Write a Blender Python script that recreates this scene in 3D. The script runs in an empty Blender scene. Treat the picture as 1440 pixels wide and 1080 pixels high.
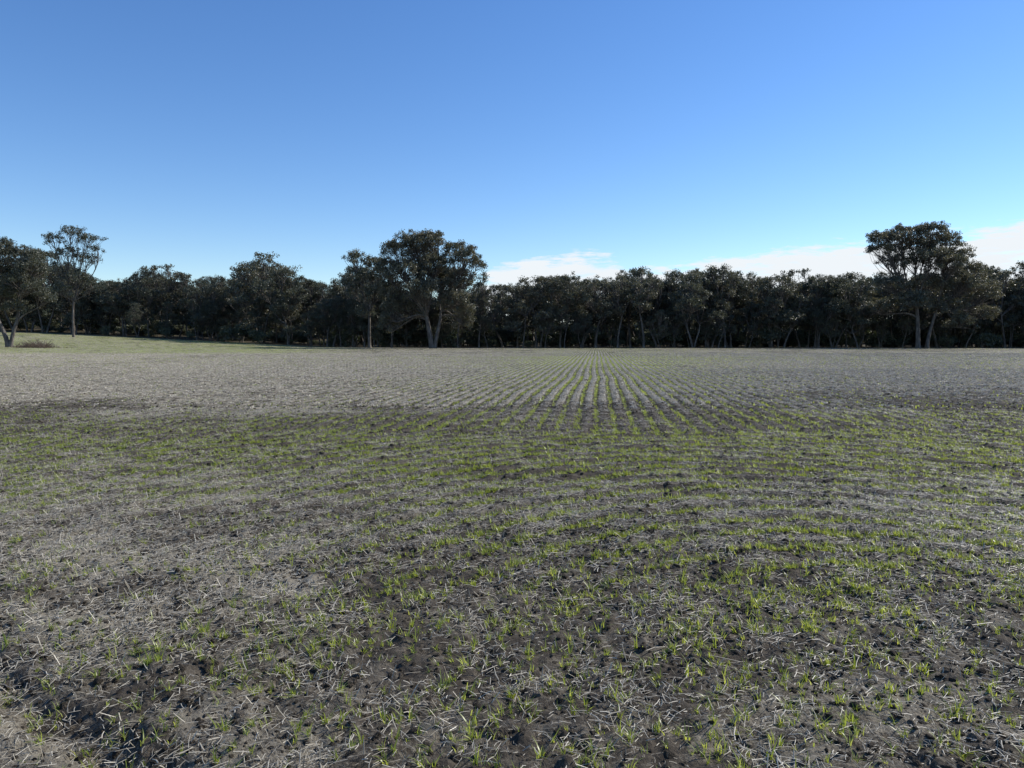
import bpy, bmesh, math, random
import numpy as np
from mathutils import Vector

F=1040.0; HOR=479.0; CAMH=1.7
sc=bpy.context.scene
sc.view_settings.view_transform='Standard'; sc.view_settings.look='None'; sc.view_settings.exposure=0
R=np.random.RandomState

# ------------------------------------------------ helpers
def hsh(ix,iy,s):
    v=np.sin(ix*127.1+iy*311.7+s*74.7)*43758.5453
    return v-np.floor(v)
def vn(x,y,s=0.0):
    x=np.asarray(x,float); y=np.asarray(y,float)
    ix=np.floor(x); iy=np.floor(y); fx=x-ix; fy=y-iy
    fx=fx*fx*(3-2*fx); fy=fy*fy*(3-2*fy)
    a=hsh(ix,iy,s); b=hsh(ix+1,iy,s); c=hsh(ix,iy+1,s); d=hsh(ix+1,iy+1,s)
    return (a*(1-fx)+b*fx)*(1-fy)+(c*(1-fx)+d*fx)*fy
def fbm(x,y,s=0.0,o=3):
    t=0; a=0.5; n=0
    for i in range(o):
        t=t+a*vn(x*2**i,y*2**i,s+i*7.3); n+=a; a*=0.5
    return t/n
def ss(a,b,x):
    t=np.clip((np.asarray(x,float)-a)/(b-a),0,1); return t*t*(3-2*t)

ROWSP=0.38; SL=0.115; AK=1.55; ASP=0.50
def edge_d(px):   # distance of the field edge / woodland
    return np.interp(px,[-400,40,200,330,480,700,1500,2200],[222,212,205,200,180,172,170,170])
def terrain(x,y):
    x=np.asarray(x,float); y=np.asarray(y,float)
    lat=np.interp(-x,[20,48,79,105,137,220],[0,0.15,1.35,2.6,3.9,5.5])
    return lat*ss(85,205,y)+9.0*ss(205,340,y)
ARC=(2.6,0.5)
def straight(x,y):   # headland boundary: ragged and bowed, not a ruled line
    return y>13.4+(vn(x*0.4,x*0,4)-0.5)*2.2-0.03*(x-2)**2*0.35
def rowu(x,y):
    wob=(fbm(x*0.25,y*0.12,90,2)-0.5)*0.6
    return np.where(straight(x,y),(x-SL*y)/ROWSP+wob,np.hypot((x-ARC[0])*AK,y-ARC[1])/ASP+wob)
def roww(x,y): return ss(4.5,8,y)*0.85+0.15*ss(14,20,y)
def micro(x,y):
    r=np.hypot(x,y)
    fade=1-ss(25,70,r)
    z=(fbm(x*1.7,y*1.7,3)-0.5)*0.07+(fbm(x*7,y*7,5)-0.5)*0.065+(vn(x*23,y*23,9)-0.5)*0.03
    z=z+np.cos(rowu(x,y)*2*np.pi)*-0.022*roww(x,y)
    dx,dy=0.82,-0.57
    t=(x+2.4)*dy-(y-3.5)*dx
    al=(x+2.4)*dx+(y-3.5)*dy
    z=z-0.10*np.exp(-(t/0.13)**2)*ss(-1.5,-0.5,al)*(1-ss(1.2,2.2,al))
    return z*fade
def gz(x,y): return terrain(x,y)+micro(x,y)

def straw_d(x,y):
    n=fbm(x*0.35,y*0.35,21,4); n2=fbm(x*1.6,y*1.6,31,3); n3=fbm(x*0.12,y*0.06,41,3)
    yy=y+ (n-0.5)*8 - 0.10*x
    far=1.2+0.3*ss(20,27,yy)-0.35*ss(60,140,yy)
    band=0.20
    side=ss(-0.45,0.05,x/np.maximum(y,1)+(n2-0.5)*0.5)
    near=0.95*(1-side)+0.62*side
    near=near*(1-0.45*ss(7.5,9.5,yy))
    w=ss(11.5,14.0,yy)
    v=near*(1-w)+band*w
    w2=ss(15.5,25.0,yy)
    v=v*(1-w2)+far*w2
    v=v+0.7*np.exp(-((x-3.0)/4.5)**2-((y-26)/3.5)**2)
    v=v*(0.15+1.7*n2)*(0.35+1.3*n)*(0.5+1.0*n3)
    for (cx,cy,s) in ((-3.6,6.36,.28),(-3.1,7.9,.3),(-1.55,5.07,.2),(-2.2,9.4,.35)):
        v=v+1.0*np.exp(-((x-cx)/s)**2-((y-cy)/(s*0.8))**2)
    return np.clip(v,0,2)
def green_d(x,y):
    n=fbm(x*0.45,y*0.3,51,4); n2=fbm(x*1.9,y*1.5,61,3)
    yy=y+(n-0.5)*3.0-0.03*x
    side=ss(-0.42,0.0,x/np.maximum(y,1)+(n2-0.5)*0.35)
    near=0.27*(1-side)+0.95*side
    w=ss(7.2,9.0,yy); v=near*(1-w)+1.75*w
    w=ss(11.8,14.4,yy); v=v*(1-w)+0.34*w
    w=ss(19,24,yy); v=v*(1-w)+(0.15+0.6*np.exp(-((x-SL*y)/(4+0.08*y))**2)*(1-0.6*ss(50,110,y)))*w
    w=ss(85,110,yy)*ss(0.15,0.4,-x/np.maximum(y,1)); v=v*(1-w)+1.2*w
    v=v+1.1*np.exp(-((x+1.9)/1.6)**2-((y-10.3)/1.6)**2)
    return np.clip(v*(0.05+1.9*n2)*(0.25+1.5*n),0,2)

def link(o): sc.collection.objects.link(o); return o
def mesh_quads(name,V,Q,mats=None,midx=None,attrs=None,smooth=False):
    me=bpy.data.meshes.new(name)
    V=np.asarray(V,np.float32); Q=np.asarray(Q,np.int32)
    k=Q.shape[1]
    me.vertices.add(len(V)); me.vertices.foreach_set('co',V.ravel())
    me.loops.add(Q.size); me.loops.foreach_set('vertex_index',Q.ravel())
    me.polygons.add(len(Q)); me.polygons.foreach_set('loop_start',np.arange(0,Q.size,k,dtype=np.int32))
    try: me.polygons.foreach_set('loop_total',np.full(len(Q),k,np.int32))
    except Exception: pass
    if mats:
        for m in mats: me.materials.append(m)
    if midx is not None: me.polygons.foreach_set('material_index',np.asarray(midx,np.int32))
    if smooth: me.polygons.foreach_set('use_smooth',np.ones(len(Q),bool))
    if attrs:
        for k2,a in attrs.items():
            at=me.attributes.new(k2,'FLOAT','POINT'); at.data.foreach_set('value',np.asarray(a,np.float32))
    me.update(calc_edges=True); me.validate()
    return me

# ------------------------------------------------ materials
def newmat(name):
    m=bpy.data.materials.new(name); m.use_nodes=True
    nt=m.node_tree; nt.nodes.clear()
    return m,nt,nt.nodes,nt.links
def ramp(N,stops):
    r=N.new('ShaderNodeValToRGB'); e=r.color_ramp.elements
    while len(e)<len(stops): e.new(0.5)
    for i,(p,c) in enumerate(stops):
        e[i].position=p; e[i].color=(*c,1) if len(c)==3 else c
    return r
def leafmat(name,stops,trans=0.35,rough=0.45,spec=0.5,tcol=(1.3,1.4,0.6),inst=True):
    m,nt,N,L=newmat(name)
    out=N.new('ShaderNodeOutputMaterial'); p=N.new('ShaderNodeBsdfPrincipled'); t=N.new('ShaderNodeBsdfTranslucent')
    mx=N.new('ShaderNodeMixShader'); at=N.new('ShaderNodeAttribute'); at.attribute_name='tint'
    r=ramp(N,stops)
    if inst:
        oi=N.new('ShaderNodeObjectInfo')
        ad=N.new('ShaderNodeMath'); ad.operation='MULTIPLY_ADD'; ad.inputs[1].default_value=0.45
        L.new(oi.outputs['Random'],ad.inputs[0])
        ml=N.new('ShaderNodeMath'); ml.operation='MULTIPLY'; ml.inputs[1].default_value=0.55
        L.new(at.outputs['Fac'],ml.inputs[0]); L.new(ml.outputs[0],ad.inputs[2])
        L.new(ad.outputs[0],r.inputs[0])
    else: L.new(at.outputs['Fac'],r.inputs[0])
    L.new(r.outputs[0],p.inputs['Base Color']); p.inputs['Roughness'].default_value=rough
    p.inputs['Specular IOR Level'].default_value=spec
    tm=N.new('ShaderNodeMix'); tm.data_type='RGBA'; tm.blend_type='MULTIPLY'; tm.inputs[0].default_value=1
    L.new(r.outputs[0],tm.inputs[6]); tm.inputs[7].default_value=(*tcol,1)
    L.new(tm.outputs[2],t.inputs['Color'])
    mx.inputs[0].default_value=trans
    if trans>0:
        L.new(p.outputs[0],mx.inputs[1]); L.new(t.outputs[0],mx.inputs[2]); L.new(mx.outputs[0],out.inputs[0])
    else: L.new(p.outputs[0],out.inputs[0])
    return m
M_leaf=leafmat('eucalyptus_leaves',[(0,(0.056,0.066,0.052)),(0.5,(0.090,0.099,0.071)),(1,(0.165,0.152,0.106))],trans=0.32,rough=0.45,tcol=(1.3,1.2,0.8))  # leaf tones raised, slightly blued: aerial haze put into the colour
M_shrub=leafmat('shrub_leaves',[(0,(0.065,0.078,0.052)),(1,(0.115,0.125,0.078))],trans=0.2,rough=0.5)
M_green=leafmat('wheat_leaf',[(0,(0.18,0.22,0.04)),(0.5,(0.31,0.37,0.075)),(1,(0.48,0.51,0.15))],trans=0.5,rough=0.35,tcol=(1.5,1.45,0.8),inst=False)
M_straw=leafmat('straw',[(0,(0.18,0.155,0.112)),(0.5,(0.39,0.345,0.258)),(0.85,(0.56,0.50,0.38)),(1,(0.72,0.655,0.51))],trans=0,rough=0.45,spec=0.5,inst=False)
M_twig=leafmat('dead_twigs',[(0,(0.07,0.05,0.035)),(1,(0.17,0.12,0.085))],trans=0,rough=0.8,inst=False)

def barkmat():
    m,nt,N,L=newmat('gum_bark')
    out=N.new('ShaderNodeOutputMaterial'); p=N.new('ShaderNodeBsdfPrincipled')
    tc=N.new('ShaderNodeTexCoord'); mp=N.new('ShaderNodeMapping'); mp.inputs['Scale'].default_value=(1.5,1.5,0.35)
    n=N.new('ShaderNodeTexNoise'); n.inputs['Scale'].default_value=2.5; n.inputs['Detail'].default_value=6
    L.new(tc.outputs['Object'],mp.inputs[0]); L.new(mp.outputs[0],n.inputs['Vector'])
    r=ramp(N,[(0.3,(0.045,0.037,0.030)),(0.52,(0.095,0.08,0.066)),(0.72,(0.22,0.195,0.165))])
    L.new(n.outputs['Fac'],r.inputs[0]); L.new(r.outputs[0],p.inputs['Base Color']); p.inputs['Roughness'].default_value=0.8
    L.new(p.outputs[0],out.inputs[0]); return m
M_bark=barkmat()

def soilmat(name):
    m,nt,N,L=newmat(name)
    out=N.new('ShaderNodeOutputMaterial'); p=N.new('ShaderNodeBsdfPrincipled')
    oi=N.new('ShaderNodeObjectInfo')
    r=ramp(N,[(0,(0.064,0.052,0.038)),(0.7,(0.110,0.091,0.068)),(1,(0.21,0.178,0.137))])
    L.new(oi.outputs['Random'],r.inputs[0]); L.new(r.outputs[0],p.inputs['Base Color']); p.inputs['Roughness'].default_value=0.95
    p.inputs['Specular IOR Level'].default_value=0.15
    tc=N.new('ShaderNodeTexCoord'); n=N.new('ShaderNodeTexNoise'); n.inputs['Scale'].default_value=3; n.inputs['Detail'].default_value=4
    L.new(tc.outputs['Object'],n.inputs['Vector'])
    b=N.new('ShaderNodeBump'); b.inputs['Strength'].default_value=0.8; b.inputs['Distance'].default_value=0.2
    L.new(n.outputs['Fac'],b.inputs['Height']); L.new(b.outputs[0],p.inputs['Normal'])
    L.new(p.outputs[0],out.inputs[0]); return m
M_clod=soilmat('soil_clod')

def groundmat():
    m,nt,N,L=newmat('field_soil')
    out=N.new('ShaderNodeOutputMaterial'); p=N.new('ShaderNodeBsdfPrincipled')
    tc=N.new('ShaderNodeTexCoord')
    def noise(scale,det=5,vec=None,rough=0.6):
        n=N.new('ShaderNodeTexNoise'); n.inputs['Scale'].default_value=scale; n.inputs['Detail'].default_value=det; n.inputs['Roughness'].default_value=rough
        L.new(vec if vec else tc.outputs['Object'],n.inputs['Vector']); return n.outputs['Fac']
    def attr(a):
        n=N.new('ShaderNodeAttribute'); n.attribute_name=a; return n.outputs['Fac']
    def math_(op,a,b=None,c=None,clamp=False):
        n=N.new('ShaderNodeMath'); n.operation=op; n.use_clamp=clamp
        for i,v in enumerate((a,b,c)):
            if v is None: continue
            if isinstance(v,(int,float)): n.inputs[i].default_value=v
            else: L.new(v,n.inputs[i])
        return n.outputs[0]
    def mix(f,a,b):
        n=N.new('ShaderNodeMix'); n.data_type='RGBA'; 
        if isinstance(f,(int,float)): n.inputs[0].default_value=f
        else: L.new(f,n.inputs[0])
        for i,v in ((6,a),(7,b)):
            if isinstance(v,tuple): n.inputs[i].default_value=(*v,1)
            else: L.new(v,n.inputs[i])
        return n.outputs[2]
    # drill rows: 0 in the seed row, 1 between rows
    u=attr('rowu')
    st=math_('MULTIPLY_ADD',math_('COSINE',math_('MULTIPLY',u,2*math.pi)),-0.5,0.5)
    st=math_('MULTIPLY',math_('SUBTRACT',st,0.3),2.4,None,True)
    rowf=attr('rows')
    inter=math_('ADD',math_('MULTIPLY',st,rowf),math_('SUBTRACT',1.0,rowf))
    sr=ramp(N,[(0.3,(0.048,0.039,0.029)),(0.55,(0.086,0.071,0.053)),(0.75,(0.155,0.131,0.10))])
    L.new(noise(9,6),sr.inputs[0]); col=sr.outputs[0]
    dk=math_('MULTIPLY_ADD',inter,0.4,0.6)
    cc=N.new('ShaderNodeCombineXYZ'); 
    for q in range(3): L.new(dk,cc.inputs[q])
    mm=N.new('ShaderNodeMix'); mm.data_type='RGBA'; mm.blend_type='MULTIPLY'; mm.inputs[0].default_value=1
    L.new(col,mm.inputs[6]); L.new(cc.outputs[0],mm.inputs[7]); col=mm.outputs[2]
    fl=noise(55,3,None,0.85)
    cl=noise(2.2,4,None,0.7)
    sm=math_('MULTIPLY_ADD',attr('straw'),0.22,math_('ADD',fl,math_('MULTIPLY_ADD',cl,0.9,-1.07)))
    sm=math_('MULTIPLY',sm,7.0,None,True)
    sm=math_('MULTIPLY',sm,math_('MULTIPLY',attr('straw'),0.85,None,True))
    sm=math_('MULTIPLY',sm,math_('MULTIPLY_ADD',inter,0.95,0.05))
    sm=math_('MULTIPLY',sm,math_('MULTIPLY_ADD',attr('farg'),0.4,0.6))
    col=mix(sm,col,(0.41,0.365,0.275))
    gm=math_('MULTIPLY_ADD',attr('green'),0.22,math_('MULTIPLY_ADD',noise(21,3),1.0,-0.56))
    gm=math_('MULTIPLY',gm,4.0,None,True)
    gm=math_('MULTIPLY',gm,attr('farg'))
    gm=math_('MULTIPLY',gm,math_('MULTIPLY_ADD',inter,-0.6,1.0))
    col=mix(gm,col,(0.24,0.265,0.09))
    wr=ramp(N,[(0.35,(0.05,0.04,0.028)),(0.55,(0.09,0.077,0.05)),(0.72,(0.17,0.155,0.10))])
    L.new(noise(0.35,6),wr.inputs[0])
    col=mix(attr('wood'),col,wr.outputs[0])
    L.new(col,p.inputs['Base Color']); p.inputs['Roughness'].default_value=0.95; p.inputs['Specular IOR Level'].default_value=0.15
    b=N.new('ShaderNodeBump'); b.inputs['Strength'].default_value=1.0; b.inputs['Distance'].default_value=0.035
    L.new(noise(22,6,None,0.7),b.inputs['Height']); L.new(b.outputs[0],p.inputs['Normal'])
    L.new(p.outputs[0],out.inputs[0]); return m
M_ground=groundmat()

# ------------------------------------------------ ground sheet
front=np.radians(np.arange(-46,46.01,0.24))
rest=np.radians(np.arange(47.5,313,2.5))
ang=np.concatenate([front,rest])   # clockwise from +Y
rad=[0.4]
while rad[-1]<75: rad.append(rad[-1]*1.0065+0.002)
while rad[-1]<3500: rad.append(rad[-1]*1.035)
rad=np.array(rad)
A,Rr=np.meshgrid(ang,rad)
X=(np.sin(A)*Rr).ravel(); Y=(np.cos(A)*Rr).ravel()
Z=gz(X,Y)
nA=len(ang); nR=len(rad)
i=np.arange(nR-1)[:,None]*nA; j=np.arange(nA)[None,:]; jn=(j+1)%nA
Q=np.stack([i+j,i+jn,i+nA+jn,i+nA+j],-1).reshape(-1,4)[:, ::-1]
V=np.stack([X,Y,Z],1)
wood=ss(0,6,Y-edge_d(720+F*X/np.maximum(Y,1))+1)*(Y>20)
farg=ss(10,60,Y)
rows=roww(X,Y)*(1-0.5*ss(0.4,0.65,np.abs(X/np.maximum(Y,1)-0.1)))
gme=mesh_quads('ground',V,Q,[M_ground],None,{'straw':straw_d(X,Y),'green':green_d(X,Y),'wood':wood,'farg':farg,'rows':rows,'rowu':rowu(X,Y)},True)
bm=bmesh.new(); bm.from_mesh(gme); bm.verts.ensure_lookup_table()
bm.faces.new([bm.verts[k] for k in range(nA)][::-1]); bm.to_mesh(gme); bm.free()
ground=link(bpy.data.objects.new('ground',gme))

# ------------------------------------------------ scatter via geometry nodes
def scatter(name,P,rot,scl,idx,coll,realize=False):
    me=bpy.data.meshes.new(name); n=len(P)
    me.vertices.add(n); me.vertices.foreach_set('co',np.asarray(P,np.float32).ravel())
    a=me.attributes.new('rot','FLOAT_VECTOR','POINT'); a.data.foreach_set('vector',np.asarray(rot,np.float32).ravel())
    scl=np.asarray(scl,np.float32)
    if scl.ndim==1: scl=np.stack([scl]*3,1)
    a=me.attributes.new('scl','FLOAT_VECTOR','POINT'); a.data.foreach_set('vector',scl.ravel())
    a=me.attributes.new('idx','INT','POINT'); a.data.foreach_set('value',np.asarray(idx,np.int32))
    o=link(bpy.data.objects.new(name,me))
    ng=bpy.data.node_groups.new(name,'GeometryNodeTree')
    ng.interface.new_socket('Geometry',in_out='INPUT',socket_type='NodeSocketGeometry')
    ng.interface.new_socket('Geometry',in_out='OUTPUT',socket_type='NodeSocketGeometry')
    N=ng.nodes; L=ng.links
    gi=N.new('NodeGroupInput'); go=N.new('NodeGroupOutput'); ip=N.new('GeometryNodeInstanceOnPoints')
    ci=N.new('GeometryNodeCollectionInfo'); ci.inputs['Collection'].default_value=coll
    ci.inputs['Separate Children'].default_value=True; ci.inputs['Reset Children'].default_value=True
    def na(nm,t):
        k=N.new('GeometryNodeInputNamedAttribute'); k.data_type=t; k.inputs['Name'].default_value=nm
        return [s for s in k.outputs if s.enabled and s.name=='Attribute'][0]
    L.new(gi.outputs[0],ip.inputs['Points']); L.new(ci.outputs[0],ip.inputs['Instance'])
    ip.inputs['Pick Instance'].default_value=True
    L.new(na('idx','INT'),ip.inputs['Instance Index'])
    L.new(na('rot','FLOAT_VECTOR'),ip.inputs['Rotation']); L.new(na('scl','FLOAT_VECTOR'),ip.inputs['Scale'])
    if realize:
        rz=N.new('GeometryNodeRealizeInstances'); L.new(ip.outputs[0],rz.inputs[0]); L.new(rz.outputs[0],go.inputs[0])
    else: L.new(ip.outputs[0],go.inputs[0])
    md=o.modifiers.new('scatter','NODES'); md.node_group=ng
    return o
def coll_of(name,meshes):
    c=bpy.data.collections.new(name)
    for k,me in enumerate(meshes):
        c.objects.link(bpy.data.objects.new('%s_part_%02d'%(name,k),me))
    return c

def strip(P0,dirh,h,lean,w,seg,droop):
    pts=[]
    side=np.array([-dirh[1],dirh[0],0])
    for k in range(seg+1):
        t=k/seg
        out=lean*(t**1.6)*h; up=h*(t-droop*t*t*0.6)
        c=P0+np.array([dirh[0]*out,dirh[1]*out,up])
        ww=w*(1-t**2.2)*0.5+0.0003
        pts.append(c-side*ww); pts.append(c+side*ww)
    q=[[2*k,2*k+1,2*k+3,2*k+2] for k in range(seg)]
    return np.array(pts),np.array(q)
def tuft(seed,nb,h0,w,spread,leanr,mat,seg=4):
    rng=R(seed); VV=[];QQ=[];T=[];o=0
    for b in range(nb):
        a=rng.uniform(0,2*np.pi); d=np.array([math.cos(a),math.sin(a)])
        p0=np.array([rng.normal(0,spread),rng.normal(0,spread),-0.01])
        v,q=strip(p0,d,h0*rng.uniform(0.45,1.15),rng.uniform(*leanr),w*rng.uniform(0.7,1.2),seg,rng.uniform(0,1.0))
        VV.append(v);QQ.append(q+o);o+=len(v);T.append(np.full(len(v),rng.rand()))
    return mesh_quads('tuft',np.vstack(VV),np.vstack(QQ),[mat],None,{'tint':np.concatenate(T)})
tufts=[tuft(100+k,int(R(k).randint(4,10)),0.11,0.0074,0.013,(0.1,0.9),M_green,3) for k in range(8)]
tufts+=[tuft(130+k,5,0.10,0.010,0.02,(0.1,0.9),M_green,2) for k in range(5)]
C_tuft=coll_of('wheat_seedling',tufts)
def litter(seed,n,L0,w,area,stand=0.15,simple=False):
    rng=R(seed); VV=[];QQ=[];T=[];o=0
    for b in range(n):
        a=rng.uniform(0,2*np.pi); el=rng.uniform(0,0.22) if rng.rand()>stand else rng.uniform(0.5,1.4)
        l=L0*rng.uniform(0.2,1.0)*(1.8 if rng.rand()<0.06 else 1)
        d=np.array([math.cos(a)*math.cos(el),math.sin(a)*math.cos(el),math.sin(el)])
        s=np.cross(d,[0,0,1]); s/=np.linalg.norm(s)+1e-6; u=np.cross(s,d)
        c=np.array([rng.normal(0,area),rng.normal(0,area),rng.uniform(0.002,0.02)])
        ww=w*rng.uniform(0.5,1.3)/2; bend=rng.normal(0,0.06)*l
        e0=c-d*l/2 if el<0.3 else c; e1=e0+d*l; mid=(e0+e1)/2+s*bend+u*abs(bend)*0.5
        if simple:
            VV.append(np.array([e0-s*ww+u*ww*.5,e0+s*ww-u*ww*.5,e1+s*ww-u*ww*.5,e1-s*ww+u*ww*.5])); QQ.append(np.array([[0,1,2,3]])+o); o+=4; T.append(np.full(4,rng.rand())); continue
        ring=[]
        for pt in (e0,mid,e1):
            ring+= [pt-s*ww, pt+u*ww*0.8, pt+s*ww]
        VV.append(np.array(ring))
        q=[]
        for k in (0,3):
            q+=[[k,k+1,k+4,k+3],[k+1,k+2,k+5,k+4]]
        QQ.append(np.array(q)+o); o+=9; T.append(np.full(9,rng.rand()))
    return mesh_quads('straw',np.vstack(VV),np.vstack(QQ),[M_straw],None,{'tint':np.concatenate(T)})
lit=[litter(200+k,18,0.078,0.0038,0.085) for k in range(8)]+[litter(220+k,12,0.10,0.0075,0.05,0.15,True) for k in range(5)]
C_straw=coll_of('straw_litter',lit)
stb=[litter(250+k,8,0.08,0.0045,0.04,0.7) for k in range(5)]+[litter(260+k,9,0.07,0.0065,0.045,0.55,True) for k in range(5)]
C_stub=coll_of('stubble',stb)
def clod(seed):
    bm=bmesh.new(); bmesh.ops.create_icosphere(bm,subdivisions=2,radius=1)
    rng=R(seed); ax=rng.normal(0,1,(7,3)); ax/=np.linalg.norm(ax,axis=1)[:,None]; off=rng.uniform(0.55,0.95,7)
    for v in bm.verts:
        c=np.array(v.co)
        for a,o in zip(ax,off):
            dd=c@a
            if dd>o: c=c-a*(dd-o)
        c=c*(1+rng.normal(0,0.06)); c[2]*=0.65
        v.co=c
    me=bpy.data.meshes.new('clod'); bm.to_mesh(me); bm.free(); me.materials.append(M_clod); return me
C_clod=coll_of('soil_clod',[clod(300+k) for k in range(6)])

def sample(rng,n,y0,y1,margin=3.0):
    y=np.sqrt(rng.uniform(y0**2,y1**2,n)); hw=0.74*y+margin
    x=rng.uniform(-1,1,n)*hw
    return x,y
def area(y0,y1,m=3.0): return 0.74*(y1**2-y0**2)+2*m*(y1-y0)
def in_field(x,y):
    return y<edge_d(720+F*x/np.maximum(y,1))-1
def snap_rows(x,y,rng,jit,phase=0.0):
    st=straight(x,y)
    jj=jit*np.where(st&(y<20),1.35,1.0)
    u=rowu(x,y); du=(np.round(u-phase)+phase-u+rng.normal(0,1,len(x))*jj)
    dus=du*ROWSP; dua=du*ASP
    ax=(x-ARC[0])*AK*AK; ay=y-ARC[1]; rr=np.hypot((x-ARC[0])*AK,ay)
    gl=(ax**2+ay**2)/rr**2
    xa=x+ax/rr/gl*dua; ya=y+ay/rr/gl*dua
    near=(rng.rand(len(x))<ss(3.8,6.8,y)*0.96)&~st
    stp=st&(rng.rand(len(x))<0.8+0.2*ss(14,18,y))
    return np.where(stp,x+dus,np.where(near,xa,x)), np.where(near,ya,y)

rng=R(7)
def place(name,fn,zl,jit,phase,coll,nv,tilt,zoff=0.0,realize=True,rows=True,far_at=18,nfar=5,zs=1.0,sxf=1.0):
    xs=[];ys=[];sc_=[]
    for (y0,y1,dens,s) in zl:
        n=int(area(y0,y1)*dens); x,y=sample(rng,n,y0,y1)
        k=rng.rand(n)<fn(x,y)/1.3
        x,y=x[k],y[k]
        if jit is not None: x,y=snap_rows(x,y,rng,jit,phase)
        k=in_field(x,y)&(y>1.2); x,y=x[k],y[k]
        xs.append(x);ys.append(y);sc_.append(np.full(len(x),s)*rng.uniform(0.5,1.3,len(x)))
    x=np.concatenate(xs);y=np.concatenate(ys);s=np.concatenate(sc_);n=len(x)
    z=gz(x,y)+zoff*s
    rz=rng.uniform(0,6.283,n)
    S=np.stack([s,s,s],1); idx=rng.randint(0,nv,n)
    if rows:
        fr=y>far_at
        rz=np.where(fr,-SL+rng.normal(0,0.08,n)+np.pi*rng.randint(0,2,n),rz)
        S[:,0]=np.where(fr,np.minimum(s,1.0)*sxf,s); S[:,1]=np.where(fr,s*1.7,s); S[:,2]=np.where(fr,np.minimum(s,1.3)*zs,s)
        idx=np.where(fr,nv+rng.randint(0,nfar,n),idx)
    rot=np.stack([rng.normal(0,tilt,n),rng.normal(0,tilt,n),rz],1)
    return scatter(name,np.stack([x,y,z],1),rot,S,idx,coll,realize)
place('wheat_seedlings',green_d,[(1.5,9,370,0.68),(9,18,310,0.76),(18,35,95,0.9),(35,80,30,1.1),(80,200,6,1.5)],0.06,0.0,C_tuft,8,0.14,zs=0.9)
place('straw_litter',straw_d,[(1.5,9,165,0.95),(9,18,115,0.95),(18,45,50,1.0),(45,100,15,1.4),(100,200,2.5,1.9)],0.12,0.5,C_straw,8,0.08,zs=0.6,sxf=0.75)
place('cereal_stubble',straw_d,[(1.5,9,8,0.8),(9,18,16,0.8),(18,45,24,0.9),(45,100,8,1.1),(100,200,2.0,1.4)],0.10,0.5,C_stub,5,0.1,zs=0.7,sxf=0.75)
place('soil_clods',lambda x,y:0.3+1.0*vn(x*1.3,y*1.3,77),[(1.5,7,480,0.014),(1.5,9,80,0.024),(2,12,6,0.036),(9,20,90,0.02),(9,35,12,0.03)],None,0,C_clod,6,0.4,-0.1,realize=False,rows=False)

# ------------------------------------------------ trees
def tube(path,rads,sides):
    path=np.asarray(path,float); n=len(path)
    T=np.gradient(path,axis=0); T/=np.linalg.norm(T,axis=1)[:,None]+1e-9
    ref=np.where(np.abs(T[:,2:3])>0.9,np.array([[1.0,0,0]]),np.array([[0,0,1.0]]))
    S=np.cross(T,ref); S/=np.linalg.norm(S,axis=1)[:,None]+1e-9; U=np.cross(S,T)
    a=np.arange(sides)/sides*2*np.pi
    V=path[:,None,:]+np.asarray(rads)[:,None,None]*(np.cos(a)[None,:,None]*S[:,None,:]+np.sin(a)[None,:,None]*U[:,None,:])
    V=V.reshape(-1,3)
    i=np.arange(n-1)[:,None]*sides; j=np.arange(sides)[None,:]; jn=(j+1)%sides
    Q=np.stack([i+j,i+jn,i+sides+jn,i+sides+j],-1).reshape(-1,4)
    return V,Q
def bez(a,b,c,d,n):
    t=np.linspace(0,1,n)[:,None]
    return (1-t)**3*a+3*(1-t)**2*t*b+3*(1-t)*t*t*c+t**3*d
def leaves(rng,C,rad,per,size,flat=0.75,down=0.7):
    n=len(C)*per
    c=np.repeat(C,per,0); r=np.repeat(rad,per)[:,None]
    d=rng.normal(0,1,(n,3)); d/=np.linalg.norm(d,axis=1)[:,None]
    rr=rng.rand(n,1)**0.6
    off=d*rr*r; off[:,2]*=flat
    c=c+off
    a=rng.normal(0,1,(n,3)); a[:,2]-=down; a/=np.linalg.norm(a,axis=1)[:,None]
    b=np.cross(a,rng.normal(0,1,(n,3))); b/=np.linalg.norm(b,axis=1)[:,None]
    l=size*rng.uniform(0.6,1.3,(n,1)); a=a*l*0.5; b=b*l*0.21
    V=np.stack([c-a,c+b,c+a,c-b],1).reshape(-1,3)
    Q=np.arange(n*4).reshape(-1,4)
    ct=np.repeat(rng.rand(len(C)),per); tint=np.clip(0.65*ct+0.35*rng.rand(n),0,1)
    return V,Q,np.repeat(tint,4)
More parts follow.
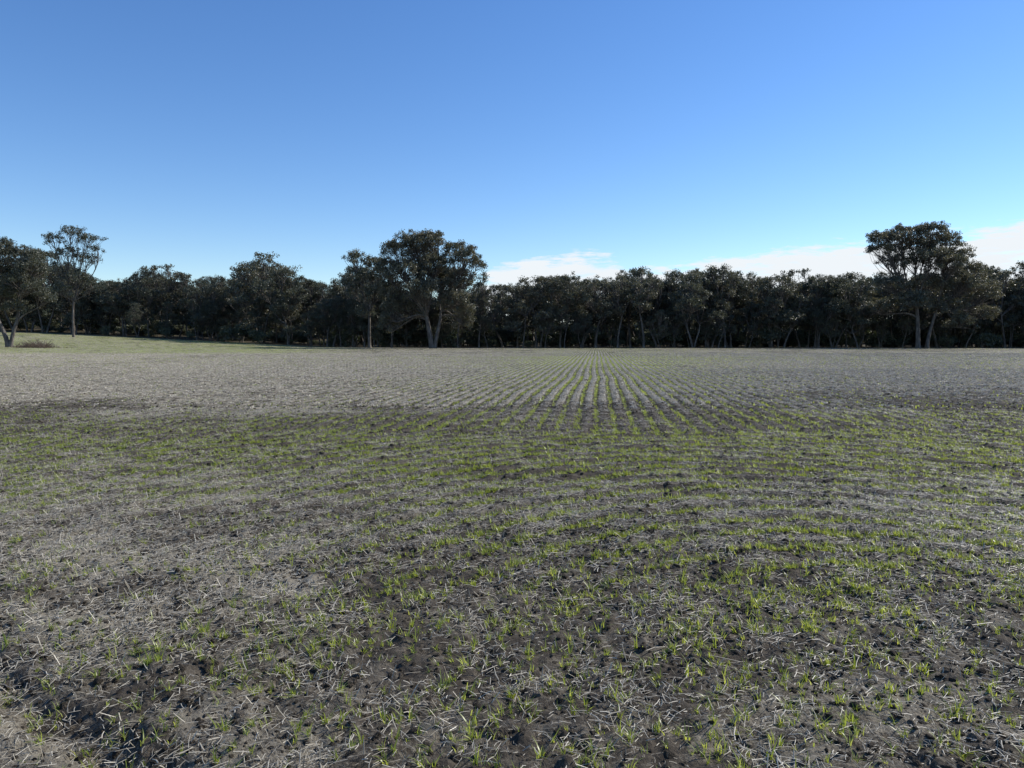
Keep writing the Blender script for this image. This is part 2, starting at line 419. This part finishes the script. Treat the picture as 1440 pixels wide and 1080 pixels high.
def build_tree(name,seed,lobes,fork,tr,spacing=1.5,per=70,size=0.42,crad=(0.8,1.4),leafm=None,trunks=None):
    rng=R(seed); VV=[];QQ=[];MM=[];TT=[];o=0
    def add(V,Q,m,t):
        nonlocal o
        VV.append(V);QQ.append(Q+o);MM.append(np.full(len(Q),m));TT.append(t if t is not None else np.full(len(V),0.5)); o+=len(V)
    fork=np.array(fork,float)
    if trunks is None: trunks=[(np.zeros(3),fork,tr)]
    tp=[]
    for (b,f,r0) in trunks:
        h=f[2]
        path=bez(np.array([b[0],b[1],-0.6]),b+np.array([rng.normal(0,.03)*h,rng.normal(0,.03)*h,h*0.35]),f-np.array([rng.normal(0,.04)*h,rng.normal(0,.04)*h,h*0.3]),f,10)
        rads=np.linspace(1,0.62,10)*r0; rads[0]*=1.5; rads[1]*=1.08
        V,Q=tube(path,rads,9); add(V,Q,0,None); tp.append((path,r0))
    allc=[];allr=[]
    for lb in lobes:
        c=np.array(lb[:3],float); r=np.array(lb[3:6],float)
        dens=lb[6] if len(lb)>6 else 1.0
        k=int(np.argmin([np.linalg.norm(c[:2]-p[-1][:2]) for p,_ in tp])); path,r0=tp[k]
        zt=c[2]-r[2]
        ti=9 if rng.rand()<0.65 or zt>path[-1][2]*1.25 else int(rng.randint(6,9))
        s=path[ti]; e=c-np.array([0,0,r[2]*0.35]); L_=np.linalg.norm(e-s)
        hv=(e-s); hv[2]=0
        m1=s+np.array([0,0,L_*0.25])+hv*0.35+rng.normal(0,0.06,3)*L_; m2=e-np.array([0,0,L_*0.3])-hv*0.08+rng.normal(0,0.07,3)*L_
        lr=r0*rng.uniform(0.34,0.5)
        limb=bez(s,m1,m2,e,11); V,Q=tube(limb,np.linspace(lr,0.07,11),6); add(V,Q,0,None)
        n=max(5,int(dens*3.4*(r[0]*r[1]+r[0]*r[2]*1.0)/spacing**2))
        d=rng.normal(0,1,(n,3)); d/=np.linalg.norm(d,axis=1)[:,None]
        d[:,2]=np.where((d[:,2]<-0.5),-d[:,2],d[:,2])
        f_=rng.uniform(0.3,1.0,(n,1))**0.6
        P=c+d*f_*r*rng.uniform(0.85,1.32,(n,1))
        for pnt in P:
            sidx=int(rng.randint(5,11)); s2=limb[sidx]; LL=np.linalg.norm(pnt-s2)
            tw=bez(s2,s2+(pnt-s2)*0.3+rng.normal(0,0.1,3)*LL,pnt-np.array([0,0,LL*0.2])+rng.normal(0,0.08,3)*LL,pnt,4)
            V,Q=tube(tw,np.linspace(0.07,0.02,4),3); add(V,Q,0,None)
        allc.append(P); allr.append(rng.uniform(crad[0],crad[1],n))
    C=np.vstack(allc); rr=np.concatenate(allr)
    V,Q,t=leaves(rng,C,rr,per,size); add(V,Q,1,t)
    return mesh_quads(name,np.vstack(VV),np.vstack(QQ),[M_bark,leafm or M_leaf],np.concatenate(MM),{'tint':np.concatenate(TT)})

def gen_lobes(rng,H,w,base,n):
    L_=[]
    for k in range(n):
        a=k*2.4+rng.uniform(-.6,.6)
        z=H*(base+(0.93-base)*((k+0.5)/n)+rng.normal(0,0.025)); prof=math.sin(math.pi*min(1,0.25+0.75*(z/H-base)/(1-base)))**0.7
        rad=w*0.5*prof*rng.uniform(0.25,0.9)
        if k==n-1: rad*=0.3
        rx=w*rng.uniform(0.11,0.22)
        L_.append((math.cos(a)*rad,math.sin(a)*rad,z-rx*0.3,rx,rx,rx*rng.uniform(0.5,0.85)))
    return L_
protos=[]
specs=[(0.60,0.30,10),(0.5,0.26,10),(0.78,0.38,11),(0.42,0.42,8),(0.62,0.22,12),(0.55,0.16,13),(0.75,0.44,10),(0.48,0.30,10),(0.88,0.38,13),(0.38,0.32,9)]
for k,(w,b,n) in enumerate(specs):
    rg=R(500+k); H=20.0
    lb=gen_lobes(rg,H,w*H,b,n)
    fk=(rg.normal(0,0.9),rg.normal(0,0.9),H*rg.uniform(0.28,0.42))
    two=None
    if k in (2,5,8):
        two=[(np.array([-0.4,0,0.]),np.array([-1.8,0.4,fk[2]]),0.24),(np.array([0.3,0.2,0.]),np.array([1.7,-0.4,fk[2]*1.05]),0.27)]
    protos.append(build_tree('gum',600+k,lb,fk,rg.uniform(0.20,0.34),1.25,48,0.42,(0.55,1.2),trunks=two))
for k in range(4):
    rg=R(540+k); H=5.0
    lb=[(rg.normal(0,1.0),rg.normal(0,1.0),rg.uniform(0.9,3.6),rg.uniform(1.1,1.7),rg.uniform(1.1,1.7),rg.uniform(1.0,1.5)) for _ in range(6)]
    protos.append(build_tree('shrub',640+k,lb,(0,0,0.8),0.09,1.1,50,0.42,(0.6,0.95),leafm=M_shrub))
C_tree=coll_of('gum',protos)

top_px=[-400,-100,0,60,100,150,175,200,240,262,300,335,350,385,420,450,480,500,520,545,640,690,720,745,770,800,825,860,875,890,930,960,1000,1030,1060,1110,1150,1180,1205,1240,1340,1375,1395,1420,1440,1600,1900]
top_y =[372,365,360,352,365,386,384,366,370,382,383,382,360,356,368,380,378,372,362,400,395,380,392,388,379,370,382,392,388,372,373,378,367,368,380,376,378,384,378,384,378,370,372,372,362,368,372]
def H_at(px,d,z): return (CAMH-z)+(HOR-np.interp(px,top_px,top_y))/F*d
rg=R(42); TP=[];TR=[];TS=[];TI=[]
def addt(x,y,h,i,base=20.0,wd=1.0):
    z=float(terrain(x,y)); s=h/base
    TP.append((x,y,z-0.1)); TR.append((rg.normal(0,.03),rg.normal(0,.03),rg.uniform(0,6.28))); TS.append((s*wd,s*wd,s)); TI.append(i)
px=-420.0
while px<1900:
    d=float(edge_d(px))+rg.uniform(3,14); x=(px-720)/F*d
    h=float(H_at(px,d,terrain(x,d)))*rg.uniform(0.92,1.09)
    addt(x,d,h,rg.randint(0,10),wd=rg.uniform(0.85,1.25)); px+=rg.uniform(17,36)
for dd0,dd1,st,f0,f1 in ((1,12,30,0.40,0.8),(12,26,20,0.82,1.0),(28,48,22,0.75,0.95),(52,90,26,0.6,0.85)):
    px=-420.0
    while px<1900:
        d=float(edge_d(px))+rg.uniform(dd0,dd1); x=(px-720)/F*d
        h=float(H_at(px,d,terrain(x,d)))*rg.uniform(f0,f1)
        addt(x,d,h,rg.randint(0,10),wd=rg.uniform(0.85,1.15)); px+=rg.uniform(0.5,1.5)*st
for a0,a1,h0,h1,st in ((8,30,2.0,6.0,14),(30,55,3.5,8.0,11),(55,95,6,11,13)):
    px=-420.0
    while px<1900:
        d=float(edge_d(px))+rg.uniform(a0,a1); x=(px-720)/F*d
        addt(x,d,rg.uniform(h0,h1),10+rg.randint(0,4),5.0,wd=1.2); px+=rg.uniform(0.4,1.6)*st
for (p_,dd,h) in ((338,1,6.0),(362,0,5.2),(318,4,4.5),(235,3,3.6),(268,5,3.0),(1330,6,3.5),(1395,5,5),(150,3,3.0)):
    d=float(edge_d(p_))+dd; addt((p_-720)/F*d,d,h,10+rg.randint(0,4),5.0)
scatter('distant_gum_woodland',TP,TR,TS,TI,C_tree)

def hero(name,px,d,me,rz=0):
    x=(px-720)/F*d; o=link(bpy.data.objects.new(name,me)); o.location=(x,d,float(terrain(x,d))-0.05); o.rotation_euler[2]=rz
    return o
def lobes_from_px(px0,d,lst,rs):
    rg2=R(rs); k=d/F; out=[]
    for (px,py,rpx,rzpx,dep) in lst:
        out.append(((px-px0)*k,dep,(488-py)*k,rpx*k,rpx*k*rg2.uniform(0.85,1.1),rzpx*k))
    return out
d=163
L1=lobes_from_px(608,d,[(585,343,26,17,0),(608,338,22,14,1),(560,354,22,15,-2),(545,374,18,14,1),(657,362,22,15,-1),(640,350,18,13,2),
 (575,385,26,18,-3),(610,375,28,18,0),(642,392,26,18,2),(670,372,13,10,0),(550,405,22,18,3),(600,410,26,16,-4),(640,420,22,14,-1),(570,430,24,18,2),(552,438,16,22,0),(655,435,14,12,1),(590,355,26,18,5),(620,390,28,20,6),(545,455,16,16,2),(650,450,14,12,3)],1)
me=build_tree('eucalyptus_tree',900,L1,(0.5,0,5.5),0.75,1.08,78,0.38,(0.55,1.25),trunks=[(np.array([0.,0,0]),np.array([-1.2,0,7.0]),0.62),(np.array([0.5,0.1,0]),np.array([1.8,0.5,8.0]),0.45)])
hero('eucalyptus_tree',608,d,me)
d=168
L2=lobes_from_px(520,d,[(503,364,16,11,0),(525,372,16,12,1),(510,390,18,12,-1),(535,385,14,12,0),(500,410,14,12,1),(528,415,18,14,0),(515,440,14,14,0)],2)
hero('eucalyptus_tree',520,d,build_tree('eucalyptus_tree',901,L2,(0,0,8),0.4,1.2,75,0.38,(0.55,1.15)))
d=165
L3=lobes_from_px(1290,d,[(1240,336,24,10,0),(1268,328,25,12,1),(1300,327,25,12,-1),(1328,340,24,12,1),(1228,352,17,9,-1),(1290,344,30,13,3),(1340,360,20,12,0),(1322,372,30,15,-2),(1262,368,22,11,2),(1295,362,26,12,-3),
 (1365,383,24,15,1),(1345,398,30,17,-1),(1300,398,28,15,1),(1250,400,24,13,0),(1378,412,24,16,0),(1275,425,24,15,-2),(1330,430,28,15,1),(1385,438,20,14,2),(1242,430,20,14,3),(1350,452,18,12,0)],3)
me=build_tree('eucalyptus_tree',902,L3,(0.3,0,9),0.6,1.12,75,0.38,(0.55,1.2),trunks=[(np.array([0.,0,0]),np.array([-0.6,0,10.0]),0.5),(np.array([2.2,0.3,0]),np.array([4.2,0.5,9.0]),0.42)])
hero('eucalyptus_tree',1290,d,me)
d=130
L4=lobes_from_px(12,d,[(5,352,26,14,0),(35,362,26,14,1),(55,378,22,14,-1),(20,385,28,16,2),(-20,370,30,18,0),(45,400,24,16,-2),(5,410,26,16,-1),(60,415,16,14,1),(-35,400,28,20,1),(25,432,18,10,0),(-50,375,24,18,0)],4)
me=build_tree('eucalyptus_tree',903,L4,(0.3,0,5),0.6,1.05,85,0.32,(0.5,1.05),trunks=[(np.array([0.,0,0]),np.array([-1.6,0,5.5]),0.42),(np.array([0.4,0.1,0]),np.array([1.8,0.4,6.5]),0.36)])
hero('eucalyptus_tree',12,d,me)
d=185
L5=lobes_from_px(105,d,[(105,343,18,9,0,),(128,352,18,9,1),(86,354,16,9,-1),(142,366,10,7,0),(100,372,18,9,0),(122,380,16,10,1),(88,392,14,10,0),(112,405,18,11,0),(130,415,14,12,1),(95,425,16,13,-1)],5)
hero('eucalyptus_tree',105,d,build_tree('eucalyptus_tree',904,L5,(0.3,0,9),0.32,1.3,55,0.36,(0.55,1.15)))

rgb=R(77); VV=[];QQ=[];o_=0
for k in range(420):
    b=np.array([rgb.normal(0,2.2),rgb.normal(0,1.0),0]); a=rgb.uniform(0,6.28); l=rgb.uniform(0.8,2.2)*math.exp(-(b[0]/3.2)**2)
    e=b+np.array([math.cos(a)*l*0.7,math.sin(a)*l*0.7,rgb.uniform(0.2,0.9)*l])
    V,Q=tube(bez(b,b+rgb.normal(0,.15,3)+[0,0,l*.2],e+rgb.normal(0,.2,3),e,5),np.linspace(0.035,0.012,5),4); VV.append(V);QQ.append(Q+o_);o_+=len(V)
V=np.vstack(VV)
bm_=mesh_quads('brush_pile',V,np.vstack(QQ),[M_twig],None,{'tint':np.repeat(rgb.rand(420),20)})
hero('dead_branch_heap',50,129,bm_)

# ------------------------------------------------ sky, sun, clouds
AZ=math.radians(66); EL=math.radians(37)
w=bpy.data.worlds.new('World'); sc.world=w; w.use_nodes=True
N=w.node_tree.nodes; L=w.node_tree.links; N.clear()
out=N.new('ShaderNodeOutputWorld'); bg=N.new('ShaderNodeBackground'); bg.inputs[1].default_value=0.15
sky=N.new('ShaderNodeTexSky'); sky.sky_type='NISHITA'; sky.sun_disc=False; sky.sun_elevation=EL; sky.sun_rotation=AZ
sky.air_density=1.0; sky.dust_density=0.05; sky.ozone_density=3.5; sky.altitude=100
hs=N.new('ShaderNodeHueSaturation'); hs.inputs['Hue'].default_value=0.508; hs.inputs['Saturation'].default_value=1.2; hs.inputs['Value'].default_value=1.08; L.new(sky.outputs[0],hs.inputs['Color'])
tc=N.new('ShaderNodeTexCoord'); sp=N.new('ShaderNodeSeparateXYZ'); L.new(tc.outputs['Generated'],sp.inputs[0])
def mt(op,a,b=None,c=None,clamp=False):
    n=N.new('ShaderNodeMath'); n.operation=op; n.use_clamp=clamp
    for i,v in enumerate((a,b,c)):
        if v is None: continue
        if isinstance(v,(int,float)): n.inputs[i].default_value=v
        else: L.new(v,n.inputs[i])
    return n.outputs[0]
az=mt('ARCTAN2',sp.outputs[0],sp.outputs[1])
hl=mt('SQRT',mt('ADD',mt('MULTIPLY',sp.outputs[0],sp.outputs[0]),mt('MULTIPLY',sp.outputs[1],sp.outputs[1])))
el=mt('DIVIDE',sp.outputs[2],hl)
cp=[(-60,-1),(650,.05),(690,.096),(720,.106),(780,.114),(820,.121),(860,.113),(885,.094),(950,.097),(1000,.106),(1040,.113),(1100,.118),(1200,.122),(1340,.122),(1375,.130),(1440,.137),(1700,.14),(2300,.10)]
stops=[]
for p_,e_ in cp:
    a_=math.atan((p_-720)/F); stops.append((min(1,max(0,(a_+0.8)/2.0)),(max(0,e_)/0.2,)*3))
cr=ramp(N,stops)
L.new(mt('MULTIPLY_ADD',az,0.5,0.4),cr.inputs[0])
cv=N.new('ShaderNodeCombineXYZ'); L.new(mt('MULTIPLY',az,14.0),cv.inputs[0]); L.new(mt('MULTIPLY',el,75.0),cv.inputs[1])
no=N.new('ShaderNodeTexNoise'); no.inputs['Scale'].default_value=1.0; no.inputs['Detail'].default_value=8; no.inputs['Roughness'].default_value=0.65
L.new(cv.outputs[0],no.inputs['Vector'])
top=mt('MULTIPLY',cr.outputs[0],0.2)
dlt=mt('SUBTRACT',mt('ADD',top,mt('MULTIPLY_ADD',no.outputs['Fac'],0.08,-0.041)),el)
mask=mt('MULTIPLY',dlt,90.0,None,True)
mask=mt('MULTIPLY',mask,mt('MULTIPLY_ADD',no.outputs['Fac'],3.4,-0.55,True))
mask=mt('MULTIPLY',mask,mt('MULTIPLY',el,20.0,None,True))
mx=N.new('ShaderNodeMix'); mx.data_type='RGBA'; L.new(mask,mx.inputs[0]); L.new(hs.outputs[0],mx.inputs[6]); mx.inputs[7].default_value=(5.8,6.15,6.45,1)
L.new(mx.outputs[2],bg.inputs[0]); L.new(bg.outputs[0],out.inputs[0])

sd=Vector((math.sin(AZ)*math.cos(EL),math.cos(AZ)*math.cos(EL),math.sin(EL)))
sl=bpy.data.lights.new('sun','SUN'); sl.energy=5.0; sl.angle=math.radians(0.53); sl.color=(1,0.95,0.86)
so=link(bpy.data.objects.new('sun',sl)); so.rotation_euler=sd.to_track_quat('Z','Y').to_euler()

cam=bpy.data.cameras.new('camera'); cam.sensor_width=36; cam.lens=26.0; cam.clip_end=10000; cam.clip_start=0.05
co=link(bpy.data.objects.new('camera',cam)); co.location=(0,0,CAMH+float(terrain(0,0)))
co.rotation_euler=(math.radians(90)-math.atan((540-HOR)/F),0,0)
sc.camera=co
